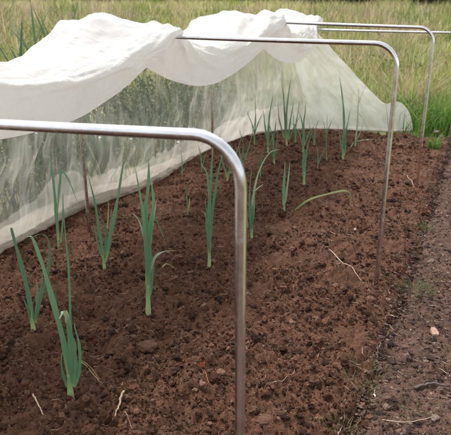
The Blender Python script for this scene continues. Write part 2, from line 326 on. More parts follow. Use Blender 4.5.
nt.links.new(b.outputs[0], o.inputs[0]); M['water'] = m

# ================================================================== SETTING
def soil_h(u, v):
    """surface of the dug bed"""
    h = 0.035 * (fbm(u * 2.2, v * 2.2, 3, 1) - 0.5)
    wu, wv = u + 0.05 * (vn(u * 7, v * 7, 11) - .5), v + 0.05 * (vn(u * 7, v * 7, 12) - .5)
    r = fbm(wu * 10, wv * 10, 4, 4, 0.62); h = h + 0.075 * (r - 0.5)
    q = np.abs(vn(wu * 25, wv * 25, 2) - 0.5) * 2; h = h + 0.030 * (1 - q) * vn(u * 12, v * 12, 7) - 0.006
    q = np.abs(vn(wu * 58, wv * 58, 5) - 0.5) * 2; h = h + 0.015 * (1 - q)
    h = h + 0.010 * (vn(wu * 115, wv * 115, 9) - 0.5)
    return h - 0.024
def path_h(u, v):
    h = 0.03 * (fbm(u * 1.8, v * 1.8, 3, 3) - 0.5) + 0.045 * (fbm(u * 11, v * 11, 5, 6, 0.62) - 0.5)
    h = h + 0.020 * np.abs(vn(u * 40, v * 40, 8) - 0.5) + 0.009 * vn(u * 100, v * 100, 10)
    return h - 0.035
def edge_v(u): return -0.12 + 0.05 * (vn(u * 2.3, u * 0 + 3, 2) - 0.5) + 0.03 * (vn(u * 9, u * 0 + 8, 5) - 0.5)
def surf(u, v):
    u = np.asarray(u, float); v = np.asarray(v, float); e = edge_v(u)
    k = ss(-0.07, 0.05, v - e)
    return soil_h(u, v) * k + path_h(u, v) * (1 - k) - 0.010 * np.exp(-((v - e + 0.03) / 0.035) ** 2)
def gz(P): u_, v_ = tobed(P); return float(surf(u_, v_)) if u_ < 3.5 and v_ < 2.0 else 0.0
us = [-2.05]
while us[-1] < 3.6: us.append(us[-1] + 0.0055 * max(1.0, (us[-1] + 2.9) / 2.2))
us = np.array(us)
def sheet(name, v0, v1, dv, mat, lift, clip):
    vs = np.arange(v0, v1 + dv / 2, dv); uu, vv = np.meshgrid(us, vs, indexing='ij')
    z = surf(uu, vv) + lift(uu, vv)
    o = mk(name, bed(uu, vv, z), gridF(len(us), len(vs)), mat); return tag(o, kind='structure')
# bed and path share the same ground relief; each sheet dips under the other where they meet
sheet('bed_soil', -0.24, 2.15, 0.0075, M['soil'], lambda u, v: 0.03 * (ss(-0.02, 0.03, v - edge_v(u)) - 1) - 0.10 * ss(2.02, 2.14, v) - 0.12 * ss(3.44, 3.58, u + 0.06 * (vn(u * 0 + 5, v * 5, 3) - 0.5)), None)
sheet('path', -1.35, -0.02, 0.009, M['path'], lambda u, v: -0.03 * ss(-0.035, 0.015, v - edge_v(u)) - 0.10 * ss(-1.2, -1.34, v) - 0.12 * ss(3.46, 3.58, u), None)

bu, bv_ = np.meshgrid(np.linspace(-12, -2.0, 90), np.linspace(-7, 7, 120), indexing='ij')
tag(mk('unseen_reflected_ground', bed(bu, bv_, -0.028 + 0.02 * (fbm(bu * 2, bv_ * 2, 3, 2) - .5)), gridF(90, 120), M['path']), kind='structure')  # unseen ground behind the camera, added for what the pipes reflect
def terrain(x, y):
    d = np.hypot(x, y)
    d0 = d; d = np.minimum(d, 52)
    return np.maximum(0, d - 11) ** 1.15 * 0.030 * ss(8, 16, d) + 0.12 * (fbm(x * .3, y * .3, 3, 2) - .5) * ss(7, 14, d) - 0.05 - 2.0 * ss(60, 200, d0)
# one ground sheet on a polar grid out to the horizon
rr = np.concatenate([np.linspace(0.2, 12, 60), np.geomspace(12.5, 420, 60)]); aa = np.linspace(0, 2 * math.pi, 121)[:-1]
R_, A_ = np.meshgrid(rr, aa, indexing='ij'); X_, Y_ = R_ * np.sin(A_), R_ * np.cos(A_)
tag(mk('meadow', np.stack([X_, Y_, terrain(X_, Y_)], -1), gridF(len(rr), len(aa), True), M['ground']), kind='structure')

# ---- crumbs and clods lying on the bed
def ico(sub):
    t = (1 + 5 ** .5) / 2
    v = [(-1, t, 0), (1, t, 0), (-1, -t, 0), (1, -t, 0), (0, -1, t), (0, 1, t), (0, -1, -t), (0, 1, -t), (t, 0, -1), (t, 0, 1), (-t, 0, -1), (-t, 0, 1)]
    v = [np.array(a) / np.linalg.norm(a) for a in v]
    f = [(0, 11, 5), (0, 5, 1), (0, 1, 7), (0, 7, 10), (0, 10, 11), (1, 5, 9), (5, 11, 4), (11, 10, 2), (10, 7, 6), (7, 1, 8), (3, 9, 4), (3, 4, 2), (3, 2, 6), (3, 6, 8), (3, 8, 9), (4, 9, 5), (2, 4, 11), (6, 2, 10), (8, 6, 7), (9, 8, 1)]
    for _ in range(sub):
        mid = {}; nf = []
        def mm(a, b):
            k = (min(a, b), max(a, b))
            if k not in mid: q = v[a] + v[b]; v.append(q / np.linalg.norm(q)); mid[k] = len(v) - 1
            return mid[k]
        for a, b, c in f:
            x, y, z = mm(a, b), mm(b, c), mm(c, a); nf += [(a, x, z), (b, y, x), (c, z, y), (x, y, z)]
        f = nf
    return np.array(v), np.array(f)
def clods(name, uv, size, mat, sub, hfun, jit=0.38, flat=0.7, parent=None):
    bv, bf = ico(sub); n = len(uv); k = len(bv)
    S = size[:, None] * (1 + 0.35 * (rs.rand(n, 3) - 0.5)); S[:, 2] *= flat
    P = bv[None] * (1 + jit * (rs.rand(n, k, 1) - 0.5) * 2) * S[:, None]
    a = rs.rand(n) * 6.28; ca, sa = np.cos(a)[:, None], np.sin(a)[:, None]
    P = np.stack([P[..., 0] * ca - P[..., 1] * sa, P[..., 0] * sa + P[..., 1] * ca, P[..., 2]], -1)
    b = rs.normal(0, 0.4, n); cb, sb = np.cos(b)[:, None], np.sin(b)[:, None]
    P = np.stack([P[..., 0] * cb - P[..., 2] * sb, P[..., 1], P[..., 0] * sb + P[..., 2] * cb], -1)
    z = hfun(uv[:, 0], uv[:, 1]) + S[:, 2] * 0.3
    P = P + bed(uv[:, 0], uv[:, 1], z)[:, None]
    F = bf[None] + (np.arange(n) * k)[:, None, None]
    return mk(name, P.reshape(-1, 3), F.reshape(-1, 3), mat, smooth=False)
def scatter_uv(n, u0, u1, v0, v1, near=1.6, clump=0.0):
    """more of them near the camera, where they show"""
    t = rs.rand(n) ** near; uu = u0 + (u1 - u0) * t; vv = v0 + (v1 - v0) * rs.rand(n)
    if clump: k = fbm(uu * 6, vv * 6, 2, 3) + (rs.rand(n) - .5) * .3 > clump; uu, vv = uu[k], vv[k]
    return np.stack([uu, vv], -1)
q = scatter_uv(110000, -1.95, 3.4, -0.15, 1.98, 1.5, 0.40); tag(clods('soil_crumbs', q, 0.0018 + 0.0050 * rs.rand(len(q)) ** 3, M['clod'], 0, surf), kind='stuff')
q = scatter_uv(11000, -1.95, 3.4, -0.15, 1.98, 1.4, 0.42); tag(clods('soil_clods', q, 0.005 + 0.012 * rs.rand(len(q)) ** 3.0, M['clod'], 1, surf), kind='stuff')
q = scatter_uv(380, -1.9, 3.4, -0.08, 1.9, 1.2, 0.46); tag(clods('big_soil_clods', q, 0.012 + 0.014 * rs.rand(len(q)) ** 2, M['clod'], 2, surf, jit=0.24, flat=0.6), kind='stuff')
q = scatter_uv(42000, -1.95, 3.4, -1.3, -0.06, 1.5); tag(clods('path_crumbs', q, 0.002 + 0.006 * rs.rand(len(q)) ** 3, M['pathclod'], 0, surf, flat=0.5), kind='stuff')

# ---- straw, root and bark bits in the soil
def litter(name, uv, L, W, mat, hfun, flat=True):
    n = len(uv); a = rs.rand(n) * 6.28; k = 4
    t = np.linspace(-0.5, 0.5, k)[None]; bend = (rs.rand(n) - 0.5)[:, None] * 0.16
    lx = t * L[:, None]; ly = bend * L[:, None] * (t * t * 4 - 0.3)
    dx = lx * np.cos(a)[:, None] - ly * np.sin(a)[:, None]; dy = lx * np.sin(a)[:, None] + ly * np.cos(a)[:, None]
    pu = uv[:, 0:1] + dx; pv = uv[:, 1:2] + dy
    z = hfun(pu, pv); z = np.maximum(z, z.mean(1, keepdims=True)) + W[:, None] * 0.8 + rs.rand(n, 1) * 0.003
    tilt = rs.normal(0, 0.12, n)[:, None] * t * L[:, None]; z = z + np.abs(tilt)
    tp_ = np.array([0.15, 1.0, 0.8, 0.1])[None]; wu = -np.sin(a)[:, None] * W[:, None] * 0.5 * tp_; wv = np.cos(a)[:, None] * W[:, None] * 0.5 * tp_
    A = bed(pu - wu, pv - wv, z); Bp = bed(pu + wu, pv + wv, z); Cc = bed(pu, pv, z + W[:, None] * 0.7 * tp_)
    P = np.stack([A, Cc, Bp], 2).reshape(n, k * 3, 3)
    base = gridF(k, 3, True); F = (base[None] + (np.arange(n) * k * 3)[:, None, None]).reshape(-1, 4)
    return mk(name, P.reshape(-1, 3), F, mat, smooth=False)
q = scatter_uv(16000, -1.95, 3.4, -0.15, 1.95, 1.3); tag(litter('straw_litter', q, 0.008 + 0.045 * rs.rand(len(q)) ** 2.5, 0.0009 + 0.0016 * rs.rand(len(q)), M['straw'], surf), kind='stuff')
q = scatter_uv(14000, -1.95, 3.45, -1.3, -0.05, 1.2); tag(litter('path_litter', q, 0.008 + 0.05 * rs.rand(len(q)) ** 2.2, 0.001 + 0.004 * rs.rand(len(q)) ** 2, M['straw'], surf), kind='stuff')

q = scatter_uv(5200, -1.95, 3.45, -1.3, -0.10, 1.2); tag(clods('bark_chips', q, 0.006 + 0.010 * rs.rand(len(q)) ** 2, M['bark'], 1, surf, jit=0.3, flat=0.28), kind='stuff')
# ---- grass
def blades(P0, hgt, wid, lean, az, curl, k=4):
    """n tapered blades as strips; returns verts, quads"""
    n = len(P0); t = np.linspace(0, 1, k)[None]
    hx = np.sin(az)[:, None]; hy = np.cos(az)[:, None]
    off = hgt[:, None] * (lean[:, None] * t + curl[:, None] * t * t)
    z = hgt[:, None] * (t - 0.35 * (curl[:, None] ** 2) * t ** 2)
    wv = wid[:, None] * (1 - t ** 1.6) * 0.5 + 0.0002
    ta = az + rs.normal(0, 0.9, n); wx = np.cos(ta)[:, None] * wv; wy = -np.sin(ta)[:, None] * wv
    x = P0[:, 0:1] + off * hx; y = P0[:, 1:2] + off * hy; zz = P0[:, 2:3] + z
    P = np.stack([np.stack([x - wx, y - wy, zz], -1), np.stack([x + wx, y + wy, zz], -1)], 2).reshape(n, k * 2, 3)
    F = (gridF(k, 2)[None] + (np.arange(n) * k * 2)[:, None, None]).reshape(-1, 4)
    return P.reshape(-1, 3), F
def inbed(x, y, m=0.0):
    u_ = (x - B0[0]) * U[0] + (y - B0[1]) * U[1]; v_ = (x - B0[0]) * V[0] + (y - B0[1]) * V[1]
    return u_, v_
def grass_field(name, n, r0, r1, a0, a1, h0, h1, mat, keep, wk=1.0, pw=1.0):
    r = r0 + (r1 - r0) * rs.rand(n) ** pw; a = a0 + (a1 - a0) * rs.rand(n); x = r * np.sin(a); y = r * np.cos(a)
    kk = keep(x, y); x, y, r = x[kk], y[kk], r[kk]; n = len(x)
    cl = fbm(x * 1.7, y * 1.7, 2, 5); hh = (h0 + (h1 - h0) * rs.rand(n)) * (0.45 + 1.1 * cl)
    P0 = np.stack([x, y, terrain(x, y)], -1)
    wd = (0.004 + 0.0011 * r) * wk * (0.6 + 0.8 * rs.rand(n))
    Vt, F = blades(P0, hh, wd, rs.normal(0, 0.25, n), rs.rand(n) * 6.28, rs.rand(n) * 0.8)
    return tag(mk(name, Vt, F, mat, smooth=False), kind='stuff')
def outside(x, y):
    u_, v_ = inbed(x, y); return (u_ > 3.5) | (v_ > 2.05) | (v_ < -1.25)
AL, AR = -0.62, 0.62
grass_field('meadow_grass', 60000, 3.0, 14, AL, AR, 0.16, 0.5, M['meadow'], lambda x, y: outside(x, y) & (inbed(x, y)[0] > 3.9), pw=0.8)
grass_field('far_meadow_grass', 70000, 12, 44, AL, AR, 0.15, 0.55, M['meadow'], outside, wk=1.3, pw=0.8)
def clumpy(x, y): return outside(x, y) & (inbed(x, y)[0] > 4.2) & (fbm(x * .5, y * .5, 3, 6) > .50)
grass_field('tall_meadow_weeds', 42000, 5.5, 30, AL, AR, 0.35, 0.95, M['tallweed'], clumpy, wk=1.0, pw=0.8)
grass_field('green_meadow_grass', 26000, 5.0, 16, 0.02, AR, 0.18, 0.55, M['greenmeadow'], lambda x, y: outside(x, y) & (inbed(x, y)[0] > 4.0) & (fbm(x * .6, y * .6, 2, 9) > .40), pw=0.8)
# greener growth by the end of the bed and under the net
def lush_keep(x, y):
    u_, v_ = inbed(x, y); n_ = vn(u_ * 1.5, v_ * 1.5, 4)
    return (u_ > 3.45) & (u_ < 5.3 + 1.2 * n_) & (v_ > -3.5) & (v_ < 3.2)
grass_field('lush_grass', 26000, 3.5, 10, AL, AR, 0.14, 0.55, M['lush'], lush_keep, wk=0.8)
def thicket_keep(x, y):
    u_, v_ = inbed(x, y); return (v_ > 2.02) & (v_ < 3.6) & (u_ > -1.6) & (u_ < 4.2)
grass_field('end_of_bed_grass', 9000, 4.5, 7.5, 0.25, 0.60, 0.22, 0.60, M['lush'], lambda x, y: (inbed(x, y)[0] > 3.55) & (inbed(x, y)[0] < 4.6) & (inbed(x, y)[1] < 0.2), wk=0.9)
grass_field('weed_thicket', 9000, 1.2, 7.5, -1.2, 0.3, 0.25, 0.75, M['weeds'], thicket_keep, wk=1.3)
grass_field('side_grass', 9000, 1.0, 9, 0.2, 1.1, 0.05, 0.2, M['tuft'], lambda x, y: (inbed(x, y)[1] < -1.2), wk=0.6)

# broad-leaved weeds mixed into the thicket and lush strip
def leafcloud(name, cen, rad, n, size, mat, kind=None, squash=1.0, **tg):
    P = []; cen = np.asarray(cen, float); rad = np.asarray(rad, float)
    ci = rs.randint(0, len(cen), n); d = rs.normal(0, 1, (n, 3)); d /= np.linalg.norm(d, axis=1)[:, None]
    rr_ = rs.rand(n, 1) ** 0.45; c = cen[ci] + d * rr_ * rad[ci]; c[:, 2] = np.maximum(c[:, 2], 0.02)
    nn = rs.normal(0, 1, (n, 3)) + [0, 0, 0.8]; nn /= np.linalg.norm(nn, axis=1)[:, None]
    a = np.cross(nn, rs.normal(0, 1, (n, 3))); a /= np.linalg.norm(a, axis=1)[:, None]; b = np.cross(nn, a)
    s = (size * (0.5 + rs.rand(n)))[:, None]
    V4 = np.stack([c - a * s, c + b * s * 0.45 + nn * s * .15, c + a * s, c - b * s * 0.45 + nn * s * .15], 1)
    F = (np.array([[0, 1, 2, 3]])[None] + (np.arange(n) * 4)[:, None, None]).reshape(-1, 4)
    return V4.reshape(-1, 3), F
cs = []; rd = []
for i in range(70):
    u_ = rnd.uniform(-1.2, 4.0); v_ = rnd.uniform(2.1, 3.2); P = bed(u_, v_, 0.0); h_ = rnd.uniform(0.1, 0.46); cs.append([P[0], P[1], h_ * 0.9]); rd.append([0.16, 0.16, h_])
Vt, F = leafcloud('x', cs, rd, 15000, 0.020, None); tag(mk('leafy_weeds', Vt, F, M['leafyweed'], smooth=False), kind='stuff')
cs = []; rd = []
for i in range(70):
    u_ = rnd.uniform(3.5, 5.0); v_ = rnd.uniform(-2.0, 2.4); P = bed(u_, v_, 0.0); h_ = rnd.uniform(0.04, 0.16); cs.append([P[0], P[1], h_]); rd.append([0.16, 0.16, h_])
Vt, F = leafcloud('x', cs, rd, 9000, 0.02, None); tag(mk('low_weeds', Vt, F, M['lush'], smooth=False), kind='stuff')

cs = []; rd = []
while len(cs) < 170:
    a = rnd.uniform(AL, AR); r_ = rnd.uniform(6, 22); x, y = r_ * math.sin(a), r_ * math.cos(a)
    if inbed(x, y)[0] < 5: continue
    h_ = rnd.uniform(0.12, 0.32); cs.append([x, y, float(terrain(x, y)) + h_]); rd.append([rnd.uniform(.25, .6), rnd.uniform(.25, .6), h_])
Vt, F = leafcloud('x', cs, rd, 42000, 0.035, None); tag(mk('meadow_weeds', Vt, F, M['mweed'], smooth=False), kind='stuff')
# far hedge line and the bushes before it
cs = []; rd = []
for i in range(200):
    a = rnd.uniform(-0.75, 0.78); r = rnd.uniform(40, 47); x, y = r * math.sin(a), r * math.cos(a)
    hh = 1.0 + 0.9 * float(vn(a * 9, 3, 2)) + (0.5 if a > 0.1 else 0.0); cs.append([x, y, float(terrain(x, y)) + hh * 0.7]); rd.append([1.3, 1.3, hh])
Vt, F = leafcloud('x', cs, rd, 120000, 0.085, None); tag(mk('hedge', Vt, F, M['hedge'], smooth=False), kind='stuff')
def bush(px, r, hw, hh, n, label, mat='bush'):
    d = ray(px, 50); a = math.atan2(d[0], d[1]); x, y = r * math.sin(a), r * math.cos(a); z = float(terrain(x, y))
    root = empty('bush', (x, y, z), label, 'bush', 'bushes at the far side of the meadow')
    cs = []; rd = []
    for i in range(9):
        cs.append([x + rnd.uniform(-hw, hw) * .7, y + rnd.uniform(-hw, hw) * .6, z + hh * rnd.uniform(.35, .75)]); rd.append([hw * .45, hw * .45, hh * .35])
    Vt, F = leafcloud('x', cs, rd, n * 2, 0.06, None); mk('foliage', Vt, F, M[mat], root, smooth=False)
    Vs = []; Fs = []; off = 0
    for c_ in cs[:5]:
        q_, f_ = sweep(spline([[x, y, z - .05], [(x + c_[0]) / 2, (y + c_[1]) / 2, z + hh * .25], c_], 8), np.linspace(.05, .015, 8), 6)
        Vs.append(q_); Fs += [g + off for g in f_]; off += len(q_)
    mk('stem', np.vstack(Vs), Fs, M['darkstick'], root)
bush(386, 36, 2.0, 1.9, 6000, 'dark green bush beyond the meadow near the right edge')
bush(310, 38, 2.3, 1.6, 6000, 'low wide dark bush beyond the meadow above the hoop bars')
bush(425, 33, 1.5, 1.5, 4500, 'small dark bush at the far right behind the last hoop')

# ================================================================== HOOPS
def hoop(u0, zR, zL, v0, v1, rad, bend, label, du=0.0, r=0.0103, mat='pipe1'):
    b = bend; k = 9
    vz = [(v0, -0.25), (v0, 0.1), (v0, 0.5), (v0, zR - b)]
    for i in range(1, k): t = math.pi / 2 * i / k; vz.append((v0 + b - b * math.cos(t), zR - b + b * math.sin(t)))
    vz.append((v0 + b, zR))
    for i in range(1, 12): f = i / 12; vz.append((v0 + b + (v1 - v0 - 2 * b) * f, zR + (zL - zR) * f - 0.004 * math.sin(math.pi * f)))
    vz.append((v1 - b, zL))
    for i in range(1, k): t = math.pi / 2 * i / k; vz.append((v1 - b + b * math.sin(t), zL - b + b * math.cos(t)))
    vz += [(v1, zL - b), (v1, 0.5), (v1, 0.1), (v1, -0.25)]
    vz = np.array(vz); uu = u0 + du * (vz[:, 0] - v0)
    P = bed(uu, vz[:, 0], vz[:, 1]); base = bed(u0, v0, 0.0)
    Vt, F = sweep(P, r, 20)
    return thing('tube_hoop', Vt, F, M[mat], base, label, 'hoop', 'bent steel tube hoops across the bed')
hoop(-1.62, 0.998, 0.955, 0.017, 1.66, 0, 0.085, 'nearest bent steel tube hoop, its bar crossing in front of the net')
hoop(0.0, 1.066, 1.086, 0.0, 1.64, 0, 0.10, 'second bent steel tube hoop from the front, foot at the bed edge')
hoop(1.62, 1.084, 1.125, 0.005, 1.62, 0, 0.10, 'third steel tube hoop from the front, behind the second and left of the dry grass', mat='pipe3')
hoop(3.24, 0.995, 1.012, -0.11, 1.64, 0, 0.10, 'farthest steel tube hoop, its low bar running past the right edge')

# water drops under the nearest bar
for i, x in enumerate((67, 118, 143, 181)):
    y = 141 + 0.054 * (x - 44) + 7.5
    d = ray(x, y); t = (-1.62 - (C0 - B0) @ U) / (d @ U); P = C0 + d * t
    bv, bf = ico(2); s = 0.0021 + 0.0006 * (i % 2); Vt = bv * [s, s, s * 1.25] + P
    v_ = tobed(P)[1]; P[2] = 0.998 + (0.955 - 0.998) * (v_ - 0.09) / 1.49 - 0.004 * math.sin(math.pi * (v_ - .09) / 1.49) - 0.0113
    thing('water_drop', bv * [s, s, s * 1.25] + P, bf, M['water'], P, 'tiny clear water drop hanging under the nearest steel bar', 'water drop', 'water drops under the nearest bar')

# ================================================================== NET
net = empty('insect_net', bed(0.8, 1.9, 0.0), 'white insect netting draped and bundled over the left half of the hoops', 'netting')
def par(u):
    x = np.mod(u / 1.62, 1.0); return 4 * x * (1 - x)
hemP = np.array([(-3.6, 1.90), (-2.4, 1.88), (-1.4, 1.87), (-0.61, 1.86), (-0.41, 1.87), (-0.09, 1.885), (0.24, 1.91), (0.43, 1.87), (0.76, 1.80), (1.21, 1.79), (1.88, 1.85), (2.44, 1.80), (2.85, 1.70), (3.16, 1.47), (3.34, 1.11), (3.44, 0.61), (3.52, 0.28)])
topP = np.array([(-3.6, 1.67), (-2.4, 1.67), (-1.4, 1.67), (-0.61, 1.67), (-0.41, 1.67), (-0.09, 1.67), (0.24, 1.67), (0.43, 1.67), (0.76, 1.67), (1.21, 1.67), (1.88, 1.67), (2.44, 1.67), (2.9, 1.67), (3.24, 1.66), (3.27, 1.55), (3.27, 1.42), (3.27, 1.25)])
ns, ntt = 900, 90
hem = spline(hemP, ns); top = spline(topP, ns)
s_ = np.linspace(0, 1, ns)[:, None]; t_ = np.linspace(0, 1, ntt)[None]
L_ = np.cumsum(np.r_[0, np.linalg.norm(np.diff(hem, axis=0), axis=1)])[:, None]
endw = ss(0.80, 0.93, s_)                                 # 1 on the end panel
toz = np.where(top[:, 0:1] < 3.24, 1.05 - 0.20 * par(top[:, 0:1]), 1.0)
toz = toz * (1 - endw) + 0.985 * endw
tt = t_ + 0 * s_
pu = top[:, 0:1] * (1 - tt) + hem[:, 0:1] * tt; pv = top[:, 1:2] * (1 - tt) + hem[:, 1:2] * tt
pz = toz * (1 - tt) + 0.015 * tt
# last edge: hangs, then bellies out near the ground
ew = ss(0.955, 1.0, s_); pz = pz + ew * (0.16 * np.exp(-((tt - 0.86) / 0.10) ** 2) - 0.015 * np.sin(math.pi * tt)); pv = pv - 0.05 * ew * np.exp(-((tt - .93) / .07) ** 2)
# slack inward between the posts, gathered folds falling from the bars
inward = 0.10 * par(pu) * np.sin(math.pi * tt) * (1 - endw)
fold = (fbm(L_ * 7 + 1.2 * tt, tt * 1.1, 3, 2) - 0.5) * 0.06 + (np.abs(vn(L_ * 11 - 6.0 * tt, tt * 1.4, 6) - 0.5) - 0.25) * 0.022 + (fbm(L_ * 3 + 4 * tt, tt * 5 - L_ * 2, 3, 9) - 0.5) * 0.06
fold = fold + (fbm(L_ * 1.3 + tt * 1.5, tt * 1.3, 2, 7) - .5) * 0.10
fold = fold * (0.15 + 0.85 * np.sin(math.pi * np.clip(tt * 0.9 + 0.06, 0, 1))) * (1 - 0.45 * endw)
nu, nv = endw, 1 - endw
pu2 = pu + fold * nu; pv2 = pv + fold * nv - inward + 0 * s_
pz2 = pz + 0.012 * (fbm(L_ * 9, tt * 9, 2, 3) - .5)
# keep the net outside the left posts
P = bed(pu2, pv2, pz2)
uvs = np.stack([L_ + 0 * tt, tt * 1.1], -1).reshape(-1, 2)
cut = int(ns * 0.855)
mk('side_panel', P[:cut + 1], gridF(cut + 1, ntt), M['net'], net, uv=uvs[:(cut + 1) * ntt])
mk('end_panel', P[cut:], gridF(ns - cut, ntt), M['netend'], net, uv=uvs[cut * ntt:])

# hem bundle lying on the soil
n1 = 700; n2 = 40
hs_ = spline(hemP[1:], n1); Lh = np.cumsum(np.r_[0, np.linalg.norm(np.diff(hs_, axis=0), axis=1)])[:, None]
tang = np.gradient(hs_, axis=0); tang /= np.linalg.norm(tang, axis=1)[:, None]; nrm = np.stack([-tang[:, 1], tang[:, 0]], -1)
th = np.linspace(0, 2 * math.pi, n2 + 1)[None, :-1]
uh = hs_[:, 0:1]
rad = 0.062 - 0.028 * ss(0.2, 2.6, uh) - 0.012 * ss(2.6, 3.3, uh)
rad = rad * (0.6 + 0.6 * fbm(Lh * 2.4, Lh * 0, 2, 3))
wr = 1 + 0.30 * (fbm(Lh * 2.2 + 0 * th, np.cos(th) * 2.2 + 0 * Lh, 3, 5) - .5) + 0.34 * (np.abs(vn(Lh * 3.5 + np.sin(th) * 1.3, th * 1.6 + Lh * 1.2, 7) - .5) - .25) + 0.16 * (vn(Lh * 22 + 3 * np.sin(th), np.cos(th) * 4 + 0 * Lh, 8) - .5)
lat = 1.45 * rad * np.cos(th) * wr; ver = 0.95 * rad * np.sin(th) * wr
cu = hs_[:, 0:1] + nrm[:, 0:1] * (lat + 0.04); cv = hs_[:, 1:2] + nrm[:, 1:2] * (lat + 0.04)
P = bed(cu, cv, ver + rad * 0.75)
mk('hem', P, gridF(n1, n2, True), M['nethem'], net, uv=np.stack([Lh + 0 * th, th / 6.28 + 0 * Lh], -1).reshape(-1, 2))

# folded mass lying over the bars, scalloped free edge towards the bed
nu_, nt_ = 1000, 150
uu = np.linspace(-3.5, 3.29, nu_)[:, None]; T = np.linspace(0, 1, nt_)[None]
p_ = par(uu); p_ = np.where(uu > 3.24, 0, p_)
key = [0.0, 0.10, 0.22, 0.34, 0.50, 0.68, 0.82, 0.92, 1.0]
kv = [1.20 + 0 * p_, 1.14 + 0.03 * p_, 1.05 + 0.08 * p_, 1.02 + 0.13 * p_, 1.20 + 0.05 * p_, 1.48 + 0 * p_, 1.66 + 0 * p_, 1.76 + 0 * p_, 1.80 + 0 * p_]
kz = [0.93 - 0.17 * p_, 0.985 - 0.165 * p_, 1.05 - 0.15 * p_, 1.10 - 0.15 * p_, 1.125 - 0.15 * p_, 1.14 - 0.16 * p_, 1.125 - 0.17 * p_, 1.06 - 0.16 * p_, 0.99 - 0.15 * p_]
def interp(keys, T):
    K = np.stack([k[:, 0] for k in keys], 1)                 # nu x nk
    Q = np.zeros((nu_, nt_)); kk = np.array(key)
    for j in range(nt_):
        t = T[0, j]; i = min(max(np.searchsorted(kk, t) - 1, 0), len(kk) - 2); f = (t - kk[i]) / (kk[i + 1] - kk[i])
        a = K[:, max(i - 1, 0)]; b = K[:, i]; c = K[:, i + 1]; d = K[:, min(i + 2, len(kk) - 1)]
        h = kk[i + 1] - kk[i]; m0 = (c - a) / (kk[i + 1] - kk[max(i - 1, 0)]) * h; m1 = (d - b) / (kk[min(i + 2, len(kk) - 1)] - kk[i]) * h
        Q[:, j] = (2 * f ** 3 - 3 * f ** 2 + 1) * b + (f ** 3 - 2 * f ** 2 + f) * m0 + (-2 * f ** 3 + 3 * f ** 2) * c + (f ** 3 - f ** 2) * m1
    return Q
fv = interp(kv, T); fz = interp(kz, T)
# farther sections are bundled fuller, the edge wanders a little
fz = fz + (0.035 * ss(1.0, 1.7, uu) - 0.02 * ss(2.3, 2.9, uu)) * np.sin(math.pi * T)
fv = fv + 0.20 * ss(2.75, 3.2, uu) * ss(1, .5, T)
fv = fv + 0.05 * (fbm(uu * 1.4 + 0 * T, T * 0.6, 2, 8) - .5)
phi = T * 5 + 0.55 * p_                                       # folds run with the swag
w_top = np.clip(np.sin(math.pi * T), 0, 1) ** 0.5
d1 = (fbm(uu * 1.6 + 0 * T, phi * 1.6, 3, 1) - .5) * 0.085 + (vn(uu * 2.4 + phi, phi * 2.0, 3) - .5) * 0.03 + (np.abs(vn(uu * 6 - phi * 1.5, phi * 4.0, 6) - .5) - .25) * 0.006
# puffs gathered on the bars
d1 = d1 + 0.035 * np.exp(-(np.minimum(np.mod(uu, 1.62), 1.62 - np.mod(uu, 1.62)) / 0.28) ** 2) * (vn(uu * 3 + 0 * T, T * 6, 4)) * ss(.35, .6, T + 0 * uu)
hd_ = np.minimum(np.mod(uu, 1.62), 1.62 - np.mod(uu, 1.62)); cr_ = 0.25 + 0.75 * np.maximum(ss(0.55, 0.05, hd_), ss(1.0, 1.7, uu))
rid = lambda a, b, sd_: (0.5 - np.abs(vn(a, b, sd_) - 0.5) * 2) ** 1
d1 = d1 + cr_ * (0.030 * rid(uu * 5 + 3 * T, phi * 1.7 + uu * 2, 4) + 0.016 * rid(uu * 9 - 5 * T, phi * 3 - uu * 3, 7) + 0.008 * rid(uu * 17 + 6 * T, phi * 5 + uu * 5, 9))
d1 = d1 * (0.25 + 0.75 * w_top)
gu, gt = np.gradient(fz, axis=1), np.gradient(fv, axis=1); ln = np.hypot(gu, gt) + 1e-9
fv = fv - d1 * gu / ln; fz = fz + d1 * gt / ln
# never sink through the bars
for uh_, z_ in ((-1.62, 0.98), (0, 1.085), (1.62, 1.105), (3.24, 1.01)):
    near = ss(0.16, 0.02, np.abs(uu - uh_)) * ss(0.26, 0.36, T) * ss(0.90, 0.82, T); fz = fz + near * np.maximum(0, z_ + 0.022 - fz)
fu = uu + 0.02 * (fbm(uu * 3 + 0 * T, T * 3, 2, 12) - .5) + 0.03 * ss(3.2, 3.36, uu) * (vn(T * 9, uu * 0 + 2, 3) - .5)
P = bed(fu, fv, fz)
mk('folded_top', P, gridF(nu_, nt_), M['netfold'], net, uv=np.stack([uu + 0 * T, T * 1.2 + 0 * uu], -1).reshape(-1, 2))
# far end of the bundle hangs over the last bar
T2 = np.linspace(0, 1, 60)[None]; a2 = np.linspace(0, 1, 120)[:, None]
ev = 1.26 + 0.50 * a2 + 0.02 * np.sin(a2 * 14); drop = 0.13 + 0.08 * vn(a2 * 5, a2 * 0, 3)
eu = 3.275 + 0.03 * np.sin(T2 * 3) * (0.4 + vn(a2 * 9, T2 * 1.5, 2)); ez = 1.06 + 0.02 * np.sin(math.pi * a2) - drop * T2
mk('end_flap', bed(eu + 0 * a2, ev + 0 * T2, ez + 0 * eu), gridF(120, 60), M['netfold'], net, uv=np.stack([ev + 0 * T2, T2 + 0 * a2], -1).reshape(-1, 2))

